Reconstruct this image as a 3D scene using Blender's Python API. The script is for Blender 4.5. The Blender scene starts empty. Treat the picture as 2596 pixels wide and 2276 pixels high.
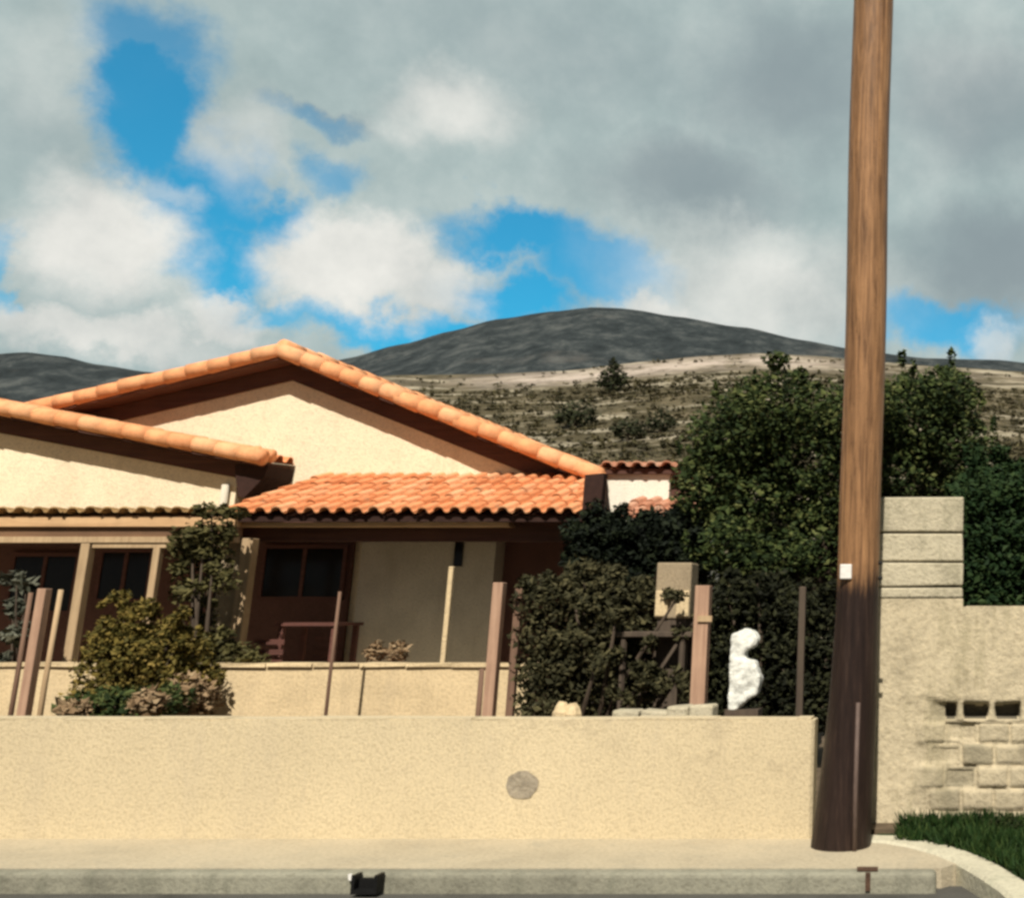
import bpy, math, random
from mathutils import Vector, noise
R = math.radians
rng = random.Random(7)
S = bpy.context.scene
COL = S.collection

# ------------------------------------------------------------------ camera
F, PX0, PY0, EYE, PITCH = 1100.0, 960.0, 382.0, 1.6, R(11.76)
W, H = 1024, 897
cam = bpy.data.cameras.new('camera')
cam.sensor_fit = 'HORIZONTAL'; cam.sensor_width = 36; cam.lens = F / W * 36
cam.shift_x = -(PX0 - W / 2) / W
cam.shift_y = -(H / 2 - PY0) / W
cam.clip_start = .1; cam.clip_end = 20000
co = bpy.data.objects.new('camera', cam); COL.objects.link(co)
co.location = (0, 0, EYE); co.rotation_euler = (math.pi / 2 + PITCH, 0, 0)
S.camera = co
sp, cp = math.sin(PITCH), math.cos(PITCH)

def ray(px, py):
    cx, cy = (px - PX0) / F, (PY0 - py) / F
    return Vector((cx, cp - cy * sp, sp + cy * cp))
def P(px, py, Y):                      # point on the plane y = Y
    d = ray(px, py); t = Y / d.y
    return Vector((d.x * t, Y, EYE + d.z * t))
def G(px, py, z=0.0):                  # point on the plane z
    d = ray(px, py); t = (z - EYE) / d.z
    return Vector((d.x * t, d.y * t, z))

# ------------------------------------------------------------------ materials
def new_mat(name):
    m = bpy.data.materials.new(name); m.use_nodes = True
    nt = m.node_tree; b = nt.nodes['Principled BSDF']
    b.inputs['Specular IOR Level'].default_value = .25
    return m, nt, b
def N(nt, t, **kw):
    n = nt.nodes.new(t)
    for k, v in kw.items(): setattr(n, k, v)
    return n
def ramp(nt, fac, stops):
    r = N(nt, 'ShaderNodeValToRGB'); cr = r.color_ramp
    while len(cr.elements) < len(stops): cr.elements.new(.5)
    for e, (p, c) in zip(cr.elements, stops):
        e.position = p; e.color = (*c, 1) if len(c) == 3 else c
    nt.links.new(fac, r.inputs[0]); return r.outputs[0]
def nz(nt, vec, scale, detail=6, rough=.6, dist=0):
    n = N(nt, 'ShaderNodeTexNoise'); n.inputs['Scale'].default_value = scale
    n.inputs['Detail'].default_value = detail; n.inputs['Roughness'].default_value = rough
    n.inputs['Distortion'].default_value = dist
    nt.links.new(vec, n.inputs['Vector']); return n.outputs[0]
def mixc(nt, fac, a, b, mode='MIX'):
    m = N(nt, 'ShaderNodeMix', data_type='RGBA', blend_type=mode)
    for i, v in ((0, fac), (6, a), (7, b)):
        if hasattr(v, 'is_linked'): nt.links.new(v, m.inputs[i])
        elif i == 0: m.inputs[0].default_value = v
        else: m.inputs[i].default_value = (*v, 1)
    return m.outputs[2]
def bump(nt, b, h, strength, dist=.02):
    n = N(nt, 'ShaderNodeBump'); n.inputs['Strength'].default_value = strength
    n.inputs['Distance'].default_value = dist
    nt.links.new(h, n.inputs['Height']); nt.links.new(n.outputs[0], b.inputs['Normal'])

def plaster(name, c, dark=.78, grain=60, blot=1.3, stain=(.3, .26, .2), stain_amt=.25, bstr=.6, rough=.9, cracks=False):
    m, nt, b = new_mat(name); v = N(nt, 'ShaderNodeTexCoord').outputs['Object']
    d = tuple(x * dark for x in c); l = tuple(min(x * 1.08, .9) for x in c)
    base = ramp(nt, nz(nt, v, blot, 8, .65), [(.3, d), (.52, c), (.72, l)])
    g = nz(nt, v, grain, 3, .7)
    base = mixc(nt, .75, base, ramp(nt, g, [(.34, (.76, .74, .71)), (.5, (1, 1, 1)), (.66, (1.10, 1.08, 1.04))]), 'MULTIPLY')
    mp = N(nt, 'ShaderNodeMapping'); mp.inputs['Scale'].default_value = (2.2, 2.2, .45); nt.links.new(v, mp.inputs[0])
    st = ramp(nt, nz(nt, mp.outputs[0], 1.6, 9, .68, .4), [(.52, (0, 0, 0)), (.75, (stain_amt,) * 3)])
    base = mixc(nt, st, base, stain)
    if cracks:
        vo = N(nt, 'ShaderNodeTexVoronoi', feature='DISTANCE_TO_EDGE'); vo.inputs['Scale'].default_value = .55
        wv = N(nt, 'ShaderNodeVectorMath', operation='MULTIPLY_ADD'); wn = N(nt, 'ShaderNodeTexNoise'); wn.inputs['Scale'].default_value = 3; wn.inputs['Detail'].default_value = 6
        nt.links.new(v, wn.inputs['Vector']); nt.links.new(wn.outputs['Color'], wv.inputs[0]); wv.inputs[1].default_value = (.5, .5, .5); nt.links.new(v, wv.inputs[2]); nt.links.new(wv.outputs[0], vo.inputs['Vector'])
        cm = N(nt, 'ShaderNodeMath', operation='MULTIPLY'); nt.links.new(ramp(nt, vo.outputs['Distance'], [(.0, (.22,) * 3), (.012, (0, 0, 0))]), cm.inputs[0]); nt.links.new(ramp(nt, nz(nt, v, .7, 3), [(.5, (0, 0, 0)), (.6, (1, 1, 1))]), cm.inputs[1])
        base = mixc(nt, cm.outputs[0], base, (.25, .2, .14))
        sp_ = ramp(nt, nz(nt, v, 7, 9, .75), [(.60, (0, 0, 0)), (.74, (.22,) * 3)]); base = mixc(nt, sp_, base, (.40, .34, .25))
    nt.links.new(base, b.inputs['Base Color']); b.inputs['Roughness'].default_value = rough
    bump(nt, b, g, bstr, .015); return m
def wood(name, c, c2, streak=30, rough=.8, axis='z', fine=.6):
    m, nt, b = new_mat(name); v = N(nt, 'ShaderNodeTexCoord').outputs['Object']
    mp = N(nt, 'ShaderNodeMapping'); s = [streak] * 3; s['xyz'.index(axis)] = streak * .05
    mp.inputs['Scale'].default_value = s; nt.links.new(v, mp.inputs[0])
    h = nz(nt, mp.outputs[0], 1, 8, .7, .5)
    base = ramp(nt, h, [(.3, c2), (.65, c)])
    base = mixc(nt, .5, base, ramp(nt, nz(nt, v, 3, 5), [(.3, (.65, .65, .65)), (.7, (1.1, 1.1, 1.1))]), 'MULTIPLY')
    nt.links.new(base, b.inputs['Base Color']); b.inputs['Roughness'].default_value = rough
    bump(nt, b, h, fine, .01); return m
def simple(name, c, rough=.8, var=.7, scale=8, metal=0, bstr=.3):
    m, nt, b = new_mat(name); v = N(nt, 'ShaderNodeTexCoord').outputs['Object']
    h = nz(nt, v, scale, 7, .65)
    base = ramp(nt, h, [(.3, tuple(x * var for x in c)), (.7, c)])
    nt.links.new(base, b.inputs['Base Color']); b.inputs['Roughness'].default_value = rough
    b.inputs['Metallic'].default_value = metal
    bump(nt, b, h, bstr, .02); return m
def tiles(name, stops):
    m, nt, b = new_mat(name); v = N(nt, 'ShaderNodeTexCoord').outputs['Object']
    isl = N(nt, 'ShaderNodeNewGeometry').outputs['Random Per Island']
    base = ramp(nt, isl, stops)
    h = nz(nt, v, 9, 8, .7)
    base = mixc(nt, .8, base, ramp(nt, h, [(.3, (.72, .66, .6)), (.55, (1, 1, 1)), (.75, (1.15, 1.12, 1.0))]), 'MULTIPLY')
    l = ramp(nt, nz(nt, v, 3.1, 9, .75), [(.54, (0, 0, 0)), (.70, (.55,) * 3)])
    base = mixc(nt, l, base, (.40, .27, .17))
    nt.links.new(base, b.inputs['Base Color']); b.inputs['Roughness'].default_value = .85
    bump(nt, b, h, .4, .01); return m
def leaf_mat(name, stops, scale=1.5):
    m, nt, b = new_mat(name); v = N(nt, 'ShaderNodeTexCoord').outputs['Object']
    isl = N(nt, 'ShaderNodeNewGeometry').outputs['Random Per Island']
    a = N(nt, 'ShaderNodeMath', operation='MULTIPLY_ADD'); a.inputs[1].default_value = .5
    nt.links.new(isl, a.inputs[0])
    s = N(nt, 'ShaderNodeMath', operation='MULTIPLY'); s.inputs[1].default_value = .55
    nt.links.new(nz(nt, v, scale, 4), s.inputs[0]); nt.links.new(s.outputs[0], a.inputs[2])
    base = ramp(nt, a.outputs[0], stops)
    nt.links.new(base, b.inputs['Base Color']); b.inputs['Roughness'].default_value = .7; b.inputs['Specular IOR Level'].default_value = .12
    return m

M = {}
M['wall'] = plaster('boundary_render', (.585, .49, .325), .9, 48, .55, (.42, .36, .27), .35, cracks=True)
M['cream'] = plaster('cream_render', (.80, .69, .50), .88, 38, .9, (.52, .41, .26), .32)
M['terrace'] = plaster('terrace_render', (.66, .52, .32), .82, 30, 2.0, (.34, .28, .2), .35)
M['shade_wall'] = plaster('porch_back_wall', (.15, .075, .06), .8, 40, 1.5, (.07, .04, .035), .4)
M['beige_wall'] = plaster('porch_beige_wall', (.66, .60, .49), .85, 40, 1.5, (.3, .25, .18), .3)
M['white_wall'] = plaster('pale_render', (.84, .79, .68), .92, 40, 1.2, (.6, .5, .36), .2)
M['pier'] = plaster('pier_render', (.34, .27, .18), .8, 40, 3, (.2, .15, .1), .5)
M['block'] = plaster('concrete_block', (.50, .45, .33), .66, 30, 3.2, (.2, .19, .12), .85, .9)
M['block_render'] = plaster('rough_render', (.53, .455, .315), .62, 22, 2.4, (.22, .195, .11), .85, .9)
M['mortar'] = plaster('mortar', (.26, .23, .17), .7, 30, 3, (.1, .09, .07), .5)
def bare_tint(m):
    nt = m.node_tree; b = nt.nodes['Principled BSDF']; old = b.inputs['Base Color'].links[0].from_socket
    a = N(nt, 'ShaderNodeAttribute', attribute_name='bare'); k = N(nt, 'ShaderNodeMath', operation='MULTIPLY'); nt.links.new(a.outputs['Fac'], k.inputs[0]); k.inputs[1].default_value = .75
    nt.links.new(mixc(nt, k.outputs[0], old, (.20, .18, .125)), b.inputs['Base Color'])
bare_tint(M['block_render'])
M['shaded_cell'] = plaster('shaded_cell', (.13, .115, .085), .6, 30, 5, (.05, .045, .035), .6)
M['patch'] = plaster('cement_patch', (.34, .295, .225), .6, 30, 14, (.12, .105, .09), .5, .9)
M['tile'] = tiles('terracotta', [(0, (.58, .21, .085)), (.35, (.72, .29, .125)), (.7, (.76, .34, .16)), (1, (.80, .43, .23))])
M['tile_edge'] = tiles('verge_terracotta', [(0, (.74, .33, .15)), (.5, (.80, .38, .18)), (1, (.82, .44, .23))])
M['old_tile'] = tiles('old_terracotta', [(0, (.50, .22, .13)), (.5, (.60, .32, .21)), (1, (.66, .42, .30))])
M['edge_old'] = tiles('mossy_tile', [(0, (.30, .19, .08)), (.5, (.42, .27, .12)), (1, (.55, .38, .19))])
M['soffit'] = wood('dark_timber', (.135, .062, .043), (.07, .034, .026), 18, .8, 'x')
M['dark_tile'] = simple('shaded_ridge_clay', (.045, .021, .016), .9, .6, 12)  # shade of the eave and roof ends is put into this dark colour
M['beam'] = wood('pale_beam', (.70, .46, .25), (.52, .31, .16), 14, .8, 'x')
M['beam_brown'] = wood('brown_beam', (.22, .125, .07), (.13, .075, .045), 14, .8, 'x')
M['post_pale'] = wood('pale_post', (.55, .40, .24), (.38, .26, .15), 24)
M['post_pink'] = wood('pinkish_post', (.50, .32, .22), (.32, .19, .13), 24)
M['post_brown'] = wood('brown_post', (.25, .15, .10), (.12, .07, .05), 24)
M['post_dark'] = wood('dark_post', (.12, .09, .065), (.06, .045, .035), 24)
def tarred():
    m = wood('weathered_pole', (.42, .225, .105), (.075, .035, .018), 34, .45, 'z', .9); nt = m.node_tree; b = nt.nodes['Principled BSDF']
    old = b.inputs['Base Color'].links[0].from_socket; v = N(nt, 'ShaderNodeTexCoord').outputs['Object']
    sx = N(nt, 'ShaderNodeSeparateXYZ'); nt.links.new(v, sx.inputs[0])
    mp = N(nt, 'ShaderNodeMapping'); mp.inputs['Scale'].default_value = (30, 30, 2.0); nt.links.new(v, mp.inputs[0])
    h = nz(nt, mp.outputs[0], 1, 6, .7)
    ma = N(nt, 'ShaderNodeMath', operation='MULTIPLY_ADD'); nt.links.new(h, ma.inputs[0]); ma.inputs[1].default_value = .5; nt.links.new(sx.outputs[2], ma.inputs[2])
    f = N(nt, 'ShaderNodeMapRange', interpolation_type='SMOOTHSTEP'); nt.links.new(ma.outputs[0], f.inputs[0])
    zt_ = P(850, 578, YP).z + .22; f.inputs[1].default_value = zt_ - .09; f.inputs[2].default_value = zt_ + .13
    tar = ramp(nt, h, [(.3, (.012, .007, .006)), (.55, (.026, .015, .012)), (.75, (.060, .036, .026))])
    c = mixc(nt, f.outputs[0], tar, old)
    sp_ = ramp(nt, nz(nt, v, 45, 5, .75), [(.58, (0, 0, 0)), (.7, (.6,) * 3)]); c = mixc(nt, sp_, c, (.05, .026, .016))
    nt.links.new(c, b.inputs['Base Color']); return m
YP = 8.2
M['pole_low'] = wood('creosote_pole', (.050, .028, .022), (.022, .013, .011), 26, .75, 'z', .9)
M['pole_up'] = tarred()
M['conduit'] = simple('conduit', (.13, .09, .075), .6, .7, 20)
M['white'] = simple('white_plate', (.82, .80, .76), .5, .85, 20)
M['ornament'] = plaster('white_plaster', (.80, .81, .76), .55, 26, 9, (.30, .34, .28), .9)
M['iron'] = simple('black_iron', (.012, .012, .012), .55, .6, 20, .3)
M['rust'] = simple('rusty_iron', (.10, .055, .035), .8, .5, 20)
M['glass'] = simple('dark_glass', (.015, .014, .014), .12, .6, 3, 0, 0)
M['dark_wood'] = wood('stained_wood', (.17, .07, .055), (.085, .04, .032), 20, .6, 'x')
M['soil'] = simple('garden_soil', (.15, .11, .07), .95, .5, 5, 0, .8)
M['pave'] = plaster('pavement_concrete', (.46, .40, .29), .84, 34, 1.2, (.30, .28, .22), .5, cracks=True)
M['kerb'] = plaster('kerb_concrete', (.27, .262, .205), .62, 34, 1.3, (.11, .115, .085), .8)
M['kerb_pale'] = plaster('edging_concrete', (.54, .51, .39), .84, 30, 2.0, (.3, .32, .22), .4)
M['asphalt'] = plaster('asphalt', (.09, .088, .08), .6, 70, 1.5, (.18, .17, .14), .4)
M['ground'] = simple('dry_ground', (.16, .135, .085), .95, .55, .05, 0, .2)
M['grass'] = leaf_mat('grass_blades', [(.2, (.007, .017, .004)), (.55, (.016, .040, .009)), (.95, (.06, .085, .022))], 2.2)
M['weed'] = leaf_mat('weed_leaves', [(.2, (.008, .012, .005)), (.5, (.02, .03, .01)), (.95, (.05, .055, .02))], 3)
M['turf'] = simple('turf', (.03, .055, .015), .95, .5, 10)
M['tree'] = leaf_mat('tree_leaves', [(.2, (.007, .013, .005)), (.45, (.022, .036, .011)), (.65, (.055, .075, .022)), (.9, (.15, .155, .055))], 1.3)
M['hedge'] = leaf_mat('shaded_hedge_leaves', [(.2, (.003, .005, .003)), (.55, (.007, .011, .006)), (.95, (.024, .032, .014))], 1.2)  # shade under eaves and tree is put into the near-black leaf colour
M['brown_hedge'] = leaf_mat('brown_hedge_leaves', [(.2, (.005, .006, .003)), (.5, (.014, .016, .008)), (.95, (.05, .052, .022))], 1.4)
M['cypress'] = leaf_mat('cypress_leaves', [(.2, (.006, .016, .006)), (.5, (.014, .032, .010)), (.95, (.045, .07, .022))], 1.2)
M['olive'] = leaf_mat('olive_leaves', [(.2, (.014, .014, .007)), (.5, (.042, .040, .019)), (.95, (.12, .105, .05))], 2.6)
M['gold'] = leaf_mat('golden_leaves', [(.2, (.03, .028, .007)), (.45, (.085, .07, .016)), (.7, (.17, .125, .03)), (.95, (.38, .27, .09))], 2.2)
M['vine'] = leaf_mat('vine_leaves', [(.15, (.022, .022, .009)), (.5, (.06, .055, .02)), (.8, (.12, .105, .04)), (.97, (.34, .30, .15))], 2.5)
M['dead'] = leaf_mat('dry_leaves', [(.15, (.10, .065, .035)), (.5, (.24, .16, .09)), (.95, (.48, .36, .22))], 2.5)
M['grey_leaf'] = leaf_mat('grey_leaves', [(.15, (.03, .032, .022)), (.5, (.07, .075, .055)), (.95, (.16, .16, .12))], 2.5)
M['bark'] = wood('bark', (.09, .065, .045), (.035, .025, .018), 30)
M['scrub'] = leaf_mat('scrub_leaves', [(.2, (.014, .014, .007)), (.45, (.038, .035, .017)), (.7, (.085, .074, .036)), (.95, (.17, .145, .075))], .03)
M['far_tree'] = leaf_mat('far_leaves', [(.15, (.014, .018, .010)), (.5, (.03, .035, .018)), (.95, (.06, .065, .03))], .3)
M['clay'] = simple('clay_pot', (.42, .19, .10), .85, .7, 12)

def hill_mat(name, kind):
    m, nt, b = new_mat(name); v = N(nt, 'ShaderNodeTexCoord').outputs['Object']
    mp = N(nt, 'ShaderNodeMapping'); mp.inputs['Scale'].default_value = (1, .35, 2.2); nt.links.new(v, mp.inputs[0])
    if kind == 'far':
        base = ramp(nt, nz(nt, v, .03, 10, .8), [(.36, (.010, .015, .017)), (.5, (.028, .036, .039)), (.64, (.085, .094, .092))])
        pal = ramp(nt, nz(nt, mp.outputs[0], .009, 8, .65), [(.58, (0, 0, 0)), (.72, (.5,) * 3)])
        base = mixc(nt, pal, base, (.13, .125, .115))
    else:
        base = ramp(nt, nz(nt, v, .06, 9, .72), [(.3, (.030, .025, .012)), (.5, (.085, .07, .037)), (.7, (.19, .155, .095))])
        mp.inputs['Scale'].default_value = (.8, .8, 7)
        pal = ramp(nt, nz(nt, mp.outputs[0], .035, 8, .68), [(.51, (0, 0, 0)), (.61, (.85,) * 3)])
        base = mixc(nt, pal, base, (.42, .37, .27))
        at = N(nt, 'ShaderNodeAttribute', attribute_name='scarp')
        s = N(nt, 'ShaderNodeMath', operation='MULTIPLY'); nt.links.new(at.outputs['Fac'], s.inputs[0])
        nt.links.new(ramp(nt, nz(nt, v, .05, 7, .7), [(.36, (.15,) * 3), (.52, (1, 1, 1))]), s.inputs[1])
        base = mixc(nt, s.outputs[0], base, (.56, .47, .40))
    nt.links.new(base, b.inputs['Base Color']); b.inputs['Roughness'].default_value = .95
    bump(nt, b, nz(nt, v, .12, 8, .7), .8, 4.0); return m
M['far_hill'] = hill_mat('far_hill', 'far')
M['near_hill'] = hill_mat('near_hill', 'near')

# ------------------------------------------------------------------ mesh builder
class MB:
    def __init__(s): s.v, s.f = [], []
    def add(s, vs, fs):
        o = len(s.v); s.v += [Vector(a) for a in vs]; s.f += [tuple(i + o for i in f) for f in fs]; return s
    def hexa(s, c):      # 8 corners: bottom 4 ccw, top 4 ccw
        return s.add(c, [(3, 2, 1, 0), (4, 5, 6, 7), (0, 1, 5, 4), (1, 2, 6, 5), (2, 3, 7, 6), (3, 0, 4, 7)])
    def box(s, x0, x1, y0, y1, z0, z1, j=0):
        c = [(x0, y0, z0), (x1, y0, z0), (x1, y1, z0), (x0, y1, z0), (x0, y0, z1), (x1, y0, z1), (x1, y1, z1), (x0, y1, z1)]
        if j: c = [tuple(a + rng.uniform(-j, j) for a in p) for p in c]
        return s.hexa(c)
    def tube(s, pts, rad, n=8, cap=True):
        pts = [Vector(p) for p in pts]; rad = rad if isinstance(rad, (list, tuple)) else [rad] * len(pts)
        o = len(s.v); prev = None
        for i, p in enumerate(pts):
            t = (pts[min(i + 1, len(pts) - 1)] - pts[max(i - 1, 0)]).normalized()
            a = prev or (Vector((1, 0, 0)) if abs(t.x) < .8 else Vector((0, 1, 0)))
            a = (a - t * a.dot(t)).normalized(); b = t.cross(a); prev = a
            for k in range(n):
                th = 2 * math.pi * k / n
                s.v.append(p + (a * math.cos(th) + b * math.sin(th)) * rad[i])
        for i in range(len(pts) - 1):
            for k in range(n):
                s.f.append((o + i * n + k, o + i * n + (k + 1) % n, o + (i + 1) * n + (k + 1) % n, o + (i + 1) * n + k))
        if cap:
            s.f.append(tuple(o + k for k in reversed(range(n))))
            s.f.append(tuple(o + (len(pts) - 1) * n + k for k in range(n)))
        return s
    def prism(s, poly, y0, y1):     # poly in (x, z), extruded along y
        n = len(poly)
        vs = [(x, y0, z) for x, z in poly] + [(x, y1, z) for x, z in poly]
        return s.add(vs, [tuple(range(n)), tuple(reversed(range(n, 2 * n)))] +
                     [(i, i + n, (i + 1) % n + n, (i + 1) % n) for i in range(n)])
    def slab(s, poly, z0, z1):
        n = len(poly)
        vs = [(x, y, z0) for x, y in poly] + [(x, y, z1) for x, y in poly]
        return s.add(vs, [tuple(reversed(range(n))), tuple(range(n, 2 * n))] +
                     [(i, (i + 1) % n, (i + 1) % n + n, i + n) for i in range(n)])
    def tile_sheet(s, O, U, V, width, length, tw=.21, row=.36, amp=.042, th=.016, skew=0):
        O, U, V = Vector(O), Vector(U).normalized(), Vector(V).normalized(); Nn = U.cross(V).normalized()
        if Nn.z < 0: Nn = -Nn
        nu, nv = max(1, round(width / tw)), max(1, round(length / row)); tw, row = width / nu, length / nv; K = 12
        for r in range(nv):
            for c in range(nu):
                if (c + 1) * tw > width - skew * (r + .2) / nv: continue
                ju, jn, jv = rng.uniform(-.006, .006), rng.uniform(-.004, .006), rng.uniform(-.012, .012)
                o = len(s.v)
                for (v, n) in ((r * row - .05 + jv, .022), ((r + 1) * row, -.006)):
                    for lay in (0, 1):
                        for k in range(K + 1):
                            q = k / K; e = abs(q - .5)
                            h = amp * 1.25 * math.sqrt(max(0, 1 - (e / .31) ** 2)) if e < .31 else -amp * .75 * math.sqrt(max(0, 1 - ((.5 - e) / .19) ** 2))
                            s.v.append(O + U * ((c + q) * tw + ju) + V * v + Nn * (h + n + jn - lay * th))
                a, b, c2, d = o, o + K + 1, o + 2 * (K + 1), o + 3 * (K + 1)
                for k in range(K):
                    s.f += [(a + k, a + k + 1, c2 + k + 1, c2 + k), (b + k + 1, b + k, d + k, d + k + 1), (a + k + 1, a + k, b + k, b + k + 1)]
        return s
    def barrel_row(s, A, B, r=.1, ln=.31, n=12, gap=.06):
        A, B = Vector(A), Vector(B); L = (B - A).length; k = max(1, round(L / ln)); d = (B - A) / k
        for i in range(k):
            off = Vector((rng.uniform(-.006, .006), rng.uniform(-.008, .008), rng.uniform(-.007, .007)))
            p, q = A + d * i - d.normalized() * gap + off, A + d * (i + 1) + off
            s.tube([p, q], [r * 1.03, r * .93], n)
        return s
    def leaves(s, blobs, size, aspect=.6, shell=.45):
        for (c, rad, n) in blobs:
            c = Vector(c); rad = Vector(rad if isinstance(rad, (tuple, list, Vector)) else (rad,) * 3)
            for _ in range(n):
                d = Vector((rng.gauss(0, 1), rng.gauss(0, 1), rng.gauss(0, 1))).normalized()
                k = (1 - shell * rng.random() ** 1.6) * rng.uniform(.88, 1.1)
                p = c + Vector((d.x * rad.x, d.y * rad.y, d.z * rad.z)) * k
                sz = size * rng.choice((.5, .7, .9, 1, 1.2, 1.6)) * rng.uniform(.85, 1.15)
                a = Vector((rng.gauss(0, 1), rng.gauss(0, 1), rng.gauss(0, .6))).normalized()
                b = a.cross(d + Vector((rng.gauss(0, .5), rng.gauss(0, .5), rng.gauss(0, .5) + .4)))
                b = b.normalized() if b.length > 1e-4 else a.orthogonal().normalized()
                nn = a.cross(b) * sz * .18
                s.add([p - a * sz * .5, p + b * sz * aspect * .5 + nn, p + a * sz * .5, p - b * sz * aspect * .5 + nn], [(0, 1, 2, 3)])
        return s
    def build(s, name, m, parent=None, smooth=False, origin=None):
        me = bpy.data.meshes.new(name); o0 = Vector(origin) if origin is not None else Vector((0, 0, 0))
        me.from_pydata([v - o0 for v in s.v], [], s.f); me.materials.append(m); me.validate(); me.update()
        if smooth: me.polygons.foreach_set('use_smooth', [True] * len(me.polygons))
        o = bpy.data.objects.new(name, me); COL.objects.link(o)
        if parent is not None: o.parent = parent
        elif origin is not None: o.location = o0
        return o
def bevel(o, w=.01, seg=2):
    b = o.modifiers.new('bevel', 'BEVEL'); b.width = w; b.segments = seg; b.limit_method = 'ANGLE'; b.angle_limit = R(40); return o
def rough_up(o, lev, amt, scale):
    sd = o.modifiers.new('sub', 'SUBSURF'); sd.subdivision_type = 'SIMPLE'; sd.levels = sd.render_levels = lev
    t = bpy.data.textures.new('roughness', 'CLOUDS'); t.noise_scale = scale; t.noise_depth = 3
    d = o.modifiers.new('displace', 'DISPLACE'); d.texture = t; d.strength = amt; d.mid_level = .5; d.texture_coords = 'GLOBAL'; return o
def tag(o, label=None, cat=None, group=None, kind=None):
    for k, v in (('label', label), ('category', cat), ('group', group), ('kind', kind)):
        if v: o[k] = v
    return o
class Thing:
    def __init__(s, name, loc, label, cat, group=None):
        s.o = bpy.data.objects.new(name, None); COL.objects.link(s.o); s.loc = Vector(loc); s.o.location = s.loc
        s.o.empty_display_size = .2; tag(s.o, label, cat, group)
    def part(s, mb, name, m, parent=None, smooth=False, label=None):
        o = mb.build(name, m, None, smooth, s.loc); o.location = (0, 0, 0); o.parent = parent or s.o
        if label: o['label'] = label
        return o
def struct(o): return tag(o, kind='structure')
UX = Vector((1, 0, 0))

# ------------------------------------------------------------------ ground, road, pavement
g = MB(); g.box(-6000, 6000, -3000, 6000, -1.2, -.17); struct(g.build('ground', M['ground']))
YK, YW, YP = 7.36, 8.42, 8.19
rd = MB(); rd.box(-80, 60, -9, YK + .2, -.5, -.12); struct(rd.build('road', M['asphalt']))
curve = [G(*p) for p in ((862, 841), (885, 842.5), (910, 847), (935, 854), (957, 863), (978, 875), (996, 887), (1010, 900), (1022, 920), (1030, 950), (1034, 990))]
ptop = [(-60, YK + .14), (curve[4].x - .1, YK + .14)] + [(c.x - .005, c.y) for c in reversed(curve[:5]) if c.y > YK + .17] + [(curve[0].x - .005, YW + .6), (-60, YW + .6)]
pv = MB().slab(ptop, -.3, 0.0); struct(pv.build('pavement', M['pave']))
kb = MB(); x = -30.0
while x < curve[4].x - .15:
    x1 = min(x + 39.998, curve[4].x - .13)
    kb.box(x, x1, YK + rng.uniform(-.004, .004), YK + .135, -.3, .003); x += 40.0
struct(bevel(kb.build('kerb', M['kerb']), .03, 3))
def cat(pts, n):
    out = []
    for i in range(len(pts) - 1):
        p0, p1, p2, p3 = pts[max(i - 1, 0)], pts[i], pts[i + 1], pts[min(i + 2, len(pts) - 1)]
        for k in range(n):
            t_ = k / n; out.append(.5 * ((2 * p1) + (p2 - p0) * t_ + (2 * p0 - 5 * p1 + 4 * p2 - p3) * t_ ** 2 + (3 * p1 - p0 - 3 * p2 + p3) * t_ ** 3))
    return out + [pts[-1]]
sm_ = cat(curve, 6); ev, ef = [], []
for i, c_ in enumerate(sm_):
    d = (sm_[min(i + 1, len(sm_) - 1)] - sm_[max(i - 1, 0)]).normalized(); n = Vector((-d.y, d.x, 0))
    if n.x < 0 and n.y < 0 or n.y < 0: n = -n
    for o_, z_ in ((0, -.3), (0, -.01), (.025, .012), (.2, .014), (.22, -.02), (.22, -.3)):
        q_ = c_ + n * (o_ + .006 * noise.noise(c_ * 9)); ev.append((q_.x, q_.y, z_ + .006 * noise.noise(q_ * 7)))
for i in range(len(sm_) - 1):
    for k in range(5): a = i * 6 + k; ef.append((a, a + 6, a + 7, a + 1))
struct(MB().add(ev, ef).build('kerb_edging', M['kerb_pale']))
gpoly = [(c.x + .17, c.y + .03) for c in reversed(curve)] + [(curve[0].x, 8.95), (12, 8.95), (12, 4)]
tf = MB().slab(gpoly, -.3, -.01); struct(tf.build('verge_ground', M['turf']))
xl_w = P(880, 830, 8.9).x
gs = MB(); bl = 0
while bl < 30000:
    px, py = rng.uniform(880, 1240), rng.uniform(818, 985)
    p = G(px, py)
    i = max((k for k in range(len(curve)) if curve[k].y >= p.y), default=0)
    if p.y > 8.85: continue
    c = curve[min(i, len(curve) - 1)]; c2 = curve[min(i + 1, len(curve) - 1)]
    t = 0 if c.y == c2.y else max(0, min(1, (c.y - p.y) / (c.y - c2.y)))
    if p.x < c.x + (c2.x - c.x) * t + .24: continue
    h = rng.uniform(.04, .10) + .07 * max(0, noise.noise(p * 3)) + (.05 if p.y > 8.6 else 0)
    a = rng.uniform(0, 6.28); w = Vector((math.cos(a), math.sin(a), 0)) * .008; l = Vector((rng.gauss(0, .04), rng.gauss(0, .04), h))
    gs.add([p - w, p + w, p + l * .6 + w * .7, p + l, p + l * .6 - w * .7], [(0, 1, 2, 3, 4)]); bl += 1
tag(gs.build('grass', M['grass']), kind='stuff', label='dark green grass on the verge inside the curved kerb', cat='grass')
wd = MB()
for k in range(34):
    q = Vector((xl_w + rng.uniform(.12, 1.9), 8.72 + rng.uniform(-.1, .1), .03)); rr = rng.uniform(.03, .075)
    wd.leaves([(q, (rr * 1.5, rr, rr), 46)], .03, .5, .8)
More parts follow.
